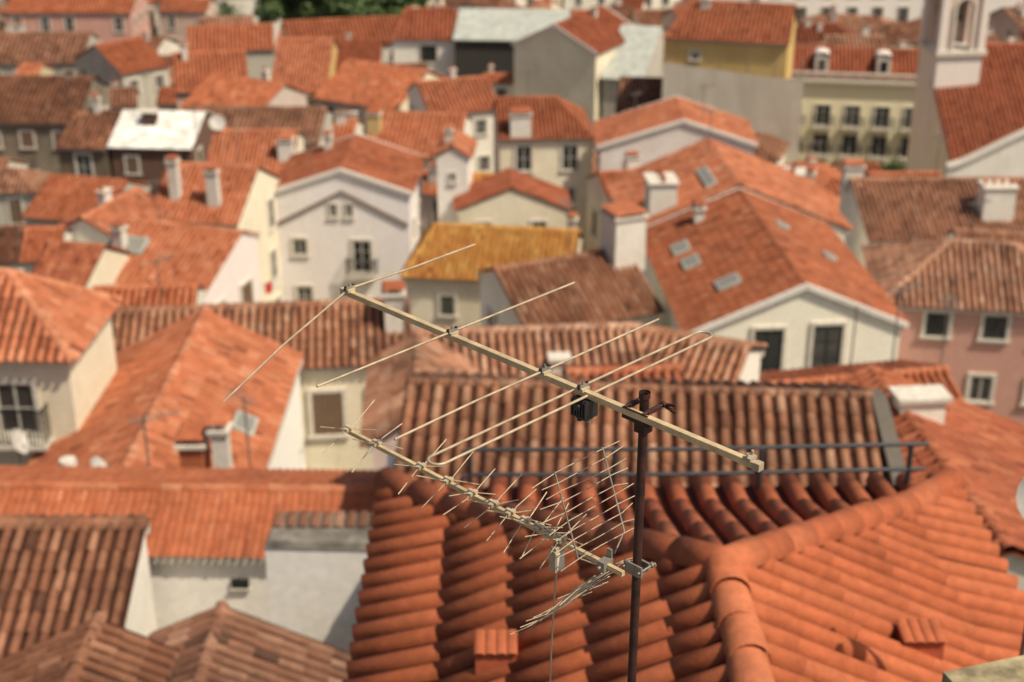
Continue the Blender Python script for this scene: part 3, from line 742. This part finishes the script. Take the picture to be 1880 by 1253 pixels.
def laundry(x,y,z,w,yaw):
    T=thing("clothesline","washing hanging on a line below a window","clothesline",(x,y,z)); u=V(math.cos(yaw),math.sin(yaw),0)
    mb=MB(); tube(mb,[-u*w/2,u*w/2],.012,dk,5); mb.build("line",T)
    s=-w/2+.15; i=0
    while s<w/2-.2:
        ww=random.uniform(.25,.5); hh=random.uniform(.4,.8); mb=MB(); c=random.choice(clc)
        nn=V(-u[1],u[0],0); g=[]
        for a in range(6):
            for b in range(5): g.append(u*(s+ww*a/5*(1-.08*b/4))+UP*(-hh*b/4)+nn*(.03*math.sin(a*1.7+b)))
        mb.add(g,[(a*5+b,a*5+b+1,(a+1)*5+b+1,(a+1)*5+b) for a in range(5) for b in range(4)],plain("cloth_%d"%clc.index(c),c,.9),.5,True); mb.build("cloth",T); s+=ww+.08
laundry(-2.4,57.0,19.9,1.8,-.13); laundry(-12.2,66.6,18.6,1.6,.9); laundry(-1.2,84.4,18.5,2.0,0)

# ---------------------------------------------------------------- church tower
tw=V(30.75,99.3,0); yw=.12
T=thing("church_tower","white and pink plastered church bell tower with arched opening","tower",(tw[0],tw[1],5)); o_=V(tw[0],tw[1],5)
tm=wall_mat((.76,.70,.64),.2); tp_=wall_mat((.62,.49,.43),.25)
mb=MB(); abox(mb,(tw[0],tw[1],13.0),(3.2,3.2,20.2),tm,yw); mb.build("wall",T,o_)
ax=V(math.cos(yw),math.sin(yw),0); ay=V(-ax[1],ax[0],0)
for zc,sz in ((23.25,3.65),(28.3,3.8)):
    mb=MB(); abox(mb,(tw[0],tw[1],zc),(sz,sz,.3),stone,yw); mb.build("cornice",T,o_)
mb=MB()
for dirn,side in ((-ay,ax),(ay,ax),(ax,ay),(-ax,ay)):
    c=tw+dirn*1.5; z0,z1=23.4,28.1; w=.6; zs=26.3; hw_=1.5
    def wallpoly(pl):
        k=len(pl); v=[c+side*a_+UP*z_ for a_,z_ in pl]; v2=[p-dirn*.35 for p in v]
        mb.add(v+v2,[tuple(range(k)),tuple(range(2*k-1,k-1,-1))]+[(i,k+i,k+(i+1)%k,(i+1)%k) for i in range(k)],tp_)
    wallpoly([(-hw_,z0),(-w,z0),(-w,z1),(-hw_,z1)]); wallpoly([(w,z0),(hw_,z0),(hw_,z1),(w,z1)])
    an=np.linspace(math.pi,0,13)
    for i in range(12):
        a0,a1=an[i],an[i+1]; wallpoly([(w*math.cos(a0),zs+w*math.sin(a0)),(w*math.cos(a1),zs+w*math.sin(a1)),(w*math.cos(a1),z1),(w*math.cos(a0),z1)])
mb.build("belfry",T,o_)
for i in(-1,1):
    for j in(-1,1):
        mb=MB(); box(mb,tw+ax*1.42*i+ay*1.42*j+UP*25.7,ax*.26,ay*.26,UP*2.4,tm); mb.build("pilaster",T,o_)
mb=MB()
c=tw-ay*1.55
for i in range(12):
    a0=math.pi*i/12;a1=math.pi*(i+1)/12; am=(a0+a1)/2
    box(mb,c+ax*.7*math.cos(am)+UP*(26.3+.7*math.sin(am)),nrm(-ax*math.sin(am)+UP*math.cos(am))*.1,nrm(ax*math.cos(am)+UP*math.sin(am))*.09,ay*.1,stone)
for s in(-1,1): box(mb,c+ax*.7*s+UP*24.85,ax*.09,ay*.1,UP*1.45,stone)
mb.build("arch_surround",T,o_)
mb=MB(); tube(mb,[tw+UP*26.6,tw+UP*26.4,tw+UP*25.9,tw+UP*25.4,tw+UP*25.25],[.08,.28,.36,.48,.55],plain("bell_bronze",(.12,.10,.05),.5,.8),16); tube(mb,[tw-ax*1.3+UP*26.65,tw+ax*1.3+UP*26.65],.07,shutter,8); mb.build("bell",T,o_)
mb=MB()
v=[tw+ax*i*1.85+ay*j*1.85+UP*28.5 for i,j in((-1,-1),(1,-1),(1,1),(-1,1))]+[tw+UP*32]; mb.add(v,[(0,1,4),(1,2,4),(2,3,4),(3,0,4)],tile_mat('orange')); mb.build("roof",T,o_)
mb=MB(); xs=np.linspace(29.0,41,14); top=[(x,17.0+3.6*math.sin(min(1,(x-29.0)/9.4)*math.pi/2)**1.3) for x in xs]
pl=[(29.0,7.0)]+top+[(41,7.0)]; k=len(pl)
v=[V(x,91.2,z) for x,z in pl]+[V(x,91.7,z) for x,z in pl]
mb.add(v,[tuple(range(k))[::-1],tuple(range(k,2*k))]+[(i,(i+1)%k,k+(i+1)%k,k+i) for i in range(k)],wall_mat((.80,.77,.70),.4))
for i in range(len(top)-1):
    a=V(top[i][0],91.4,top[i][1]+.06);b=V(top[i+1][0],91.4,top[i+1][1]+.06); box(mb,(a+b)/2,(b-a)/2*1.02,V(0,.4,0),UP*.1,stone)
whole("curved_gable","curved white church gable wall with stone coping","wall",mb,V(34,91.4,8))
# ---------------------------------------------------------------- scaffold
T=thing("scaffold","scaffolding wrapped in pale grey protective netting on house","scaffolding",(15.2,100.5,8)); o_=V(15.2,100.5,8)
a=V(10.9,101.2,0);b=V(20.6,99.2,0); u=nrm(b-a); nn=V(u[1],-u[0],0); Lx=np.linalg.norm(b-a)
def netting():
    m,nt,bb=newmat("scaffold_netting"); n=noise(nt,.35,5,.6); n2=noise(nt,1.0,4,.6,sc3=(1.4,1.4,.35))
    c=ramp(nt,n,[(.3,(.54,.48,.38)),(.7,(.66,.60,.49))]); c=mix(nt,1.0,c,ramp(nt,n2,[(.35,g3(.88)),(.65,g3(1.0))]),'MULTIPLY'); nt.links.new(c,bb.inputs["Base Color"]); bb.inputs["Roughness"].default_value=.95; return m
mb=MB(); nx,nz=60,44; vv=[]
for j in range(nz+1):
    for i in range(nx+1):
        s=i/nx*Lx; z=21.9-.9*(i/nx)-j/nz*13; vv.append(a+u*s+UP*z+nn*(.010*math.sin(s*1.3+1.4*math.sin(z*.5))+.006*math.sin(s*3+z)+.5))
mb.add(vv,[(j*(nx+1)+i,j*(nx+1)+i+1,(j+1)*(nx+1)+i+1,(j+1)*(nx+1)+i) for j in range(nz) for i in range(nx)],netting(),.5,True); mb.build("netting",T,o_)
mb=MB()
for s in np.linspace(.2,Lx-.2,6): tube(mb,[a+u*s+UP*8,a+u*s+UP*22.6],.05,zinc,6)
for z in (9,11,13,15,17,19,21): tube(mb,[a+UP*z,b+UP*z],.04,zinc,6)
mb.build("frame",T,o_)
H,roof,org,P,slp=b24
for s in (2.6,7.6):
    mb=MB(); dA=nrm(P(1,0,0)-P(0,0,0)); dR=nrm(P(0,1,0)-P(0,0,0)); p=P(s,1.9,slp(1.9)+.25)
    box(mb,p,dA*.55,dR*.8,UP*.75,wall_mat((.7,.66,.58),.2)); box(mb,p+dR*.81,dA*.3,dR*.02,UP*.45,glass)
    arcs(mb,np.array([p+UP*.75+dR*.9]),np.array([-dR]),np.array([dA]),np.array([UP]),np.array([1.8]),.62,.62,wall_mat((.7,.66,.58),.2),np.array([.5]),8,0,.5)
    mb.build("dormer",roof,org)
mb=MB(); a=P(-.2,3.55,slp(3.3)+.25);b=P(11.2,3.55,slp(3.3)+.25)
box(mb,(a+b)/2+UP*.35,(b-a)/2,V(0,.12,0),UP*.06,stone); box(mb,(a+b)/2-UP*.3,(b-a)/2,V(0,.15,0),UP*.12,stone)
for k in range(46):
    q=a+(b-a)*k/45; tube(mb,[q-UP*.2,q+UP*.05,q+UP*.3],[.05,.08,.05],stone,6)
mb.build("balustrade",H,org)

# ---------------------------------------------------------------- trees
def leafmat():
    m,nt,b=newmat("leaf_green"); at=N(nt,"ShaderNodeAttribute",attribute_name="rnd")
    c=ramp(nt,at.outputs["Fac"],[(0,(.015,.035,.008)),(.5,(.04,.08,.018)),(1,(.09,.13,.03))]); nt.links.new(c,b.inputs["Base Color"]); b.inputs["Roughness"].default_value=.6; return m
LM=leafmat(); bark=plain("bark",(.09,.06,.04),.9,0,.4,4,.5)
def tree(x,y,z0,h,r,nl=5200,ls=.28,label="leafy green tree with broad rounded crown"):
    T=thing("tree",label,"tree",(x,y,z0)); rg=np.random.default_rng(int(abs(x*10)))
    mb=MB(); tube(mb,[(0,0,-.5),(.1,0,h*.3),(0,.2,h*.6)],[r*.09,r*.065,r*.03],bark,8)
    cl=[]
    for i in range(20):
        t=rg.uniform(0,6.28); q=rg.uniform(.1,1)**.6*r*.75; zz=h*rg.uniform(.45,.88); c=V(q*math.cos(t),q*math.sin(t),zz); cl.append((c,rg.uniform(.28,.45)*r))
        if i<8: tube(mb,[(0.05,0,h*.3+i*.02*h),c*.5+UP*h*.25,c],[r*.035,r*.02,r*.01],bark,6)
    mb.build("trunk",T)
    k=nl; idx=rg.integers(0,20,k); C=np.array([c[0] for c in cl])[idx]; Rr=np.array([c[1] for c in cl])[idx]
    d=rg.normal(size=(k,3)); d/=np.linalg.norm(d,axis=1)[:,None]; rad=Rr*rg.uniform(.55,1.08,k)
    c=C+d*rad[:,None]*V(1,1,.8)
    a=rg.normal(size=(k,3)); a/=np.linalg.norm(a,axis=1)[:,None]; b=np.cross(a,d); b/=np.linalg.norm(b,axis=1)[:,None]+1e-6
    s=rg.uniform(.6,1.2,k)[:,None]*ls
    v=np.stack([c-a*s,c-b*s*.5,c+a*s,c+b*s*.5],1).reshape(-1,3)
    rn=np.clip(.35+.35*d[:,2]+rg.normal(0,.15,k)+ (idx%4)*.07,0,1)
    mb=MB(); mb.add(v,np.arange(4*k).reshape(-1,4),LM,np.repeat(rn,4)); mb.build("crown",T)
tree(-27,180,3.2,12.5,5.2,9000,.42); tree(-20.5,178,3.2,13,5.8,9000,.42); tree(-15,181,3.2,11.5,4.8,9000,.42)
tree(31.0,112.5,5.8,6.5,1.9,2600,.16,"small green tree beside a tenement")
tree(-40,190,2.6,8,5)

# ---------------------------------------------------------------- ground
mb=MB()
ys=np.concatenate([np.arange(-200,0,40),np.arange(0,240,6),[260,320,400,700,1500,4000]]); xs=np.concatenate([[-3000,-1000,-400],np.arange(-150,151,25),[400,1000,3000]])
vv=[(x,yy,gz(yy)) for yy in ys for x in xs]; nx=len(xs)
mb.add(vv,[(j*nx+i,j*nx+i+1,(j+1)*nx+i+1,(j+1)*nx+i) for j in range(len(ys)-1) for i in range(nx-1)],plain("cobbled_ground",(.20,.175,.135),.9,0,.4,.6,.3))
gr=mb.build("ground"); gr["kind"]="structure"

# ---------------------------------------------------------------- light, world, camera
sd=nrm(V(.66,-.40,1.08))
el=math.asin(sd[2]); az=math.atan2(sd[0],sd[1])
w=bpy.data.worlds.new("World"); sc.world=w; w.use_nodes=True; nt=w.node_tree
bg=nt.nodes["Background"]; sk=nt.nodes.new("ShaderNodeTexSky"); sk.sky_type='NISHITA'; sk.sun_disc=False
sk.sun_elevation=el; sk.sun_rotation=az; sk.air_density=1.0; sk.dust_density=4.0; sk.ozone_density=.3
nt.links.new(sk.outputs[0],bg.inputs[0]); bg.inputs[1].default_value=.088
sl=bpy.data.lights.new("Sun",'SUN'); sl.energy=4.8; sl.angle=math.radians(.5); sl.color=(1,.88,.69)
so=mkobj("sun_lamp",sl); so.rotation_euler=Vector(sd).to_track_quat('Z','Y').to_euler(); so.location=(0,0,90)
cam=bpy.data.cameras.new("Camera"); co=mkobj("camera",cam,None,(0,0,45)); cam.lens=50; cam.sensor_width=36
co.rotation_euler=(math.radians(90-24),0,0); cam.clip_end=6000; cam.clip_start=.05
cam.dof.use_dof=True; cam.dof.focus_distance=4.4; cam.dof.aperture_fstop=2.2; cam.dof.aperture_blades=7
sc.camera=co
sc.view_settings.view_transform='Standard'; sc.view_settings.look='None'; sc.view_settings.exposure=0
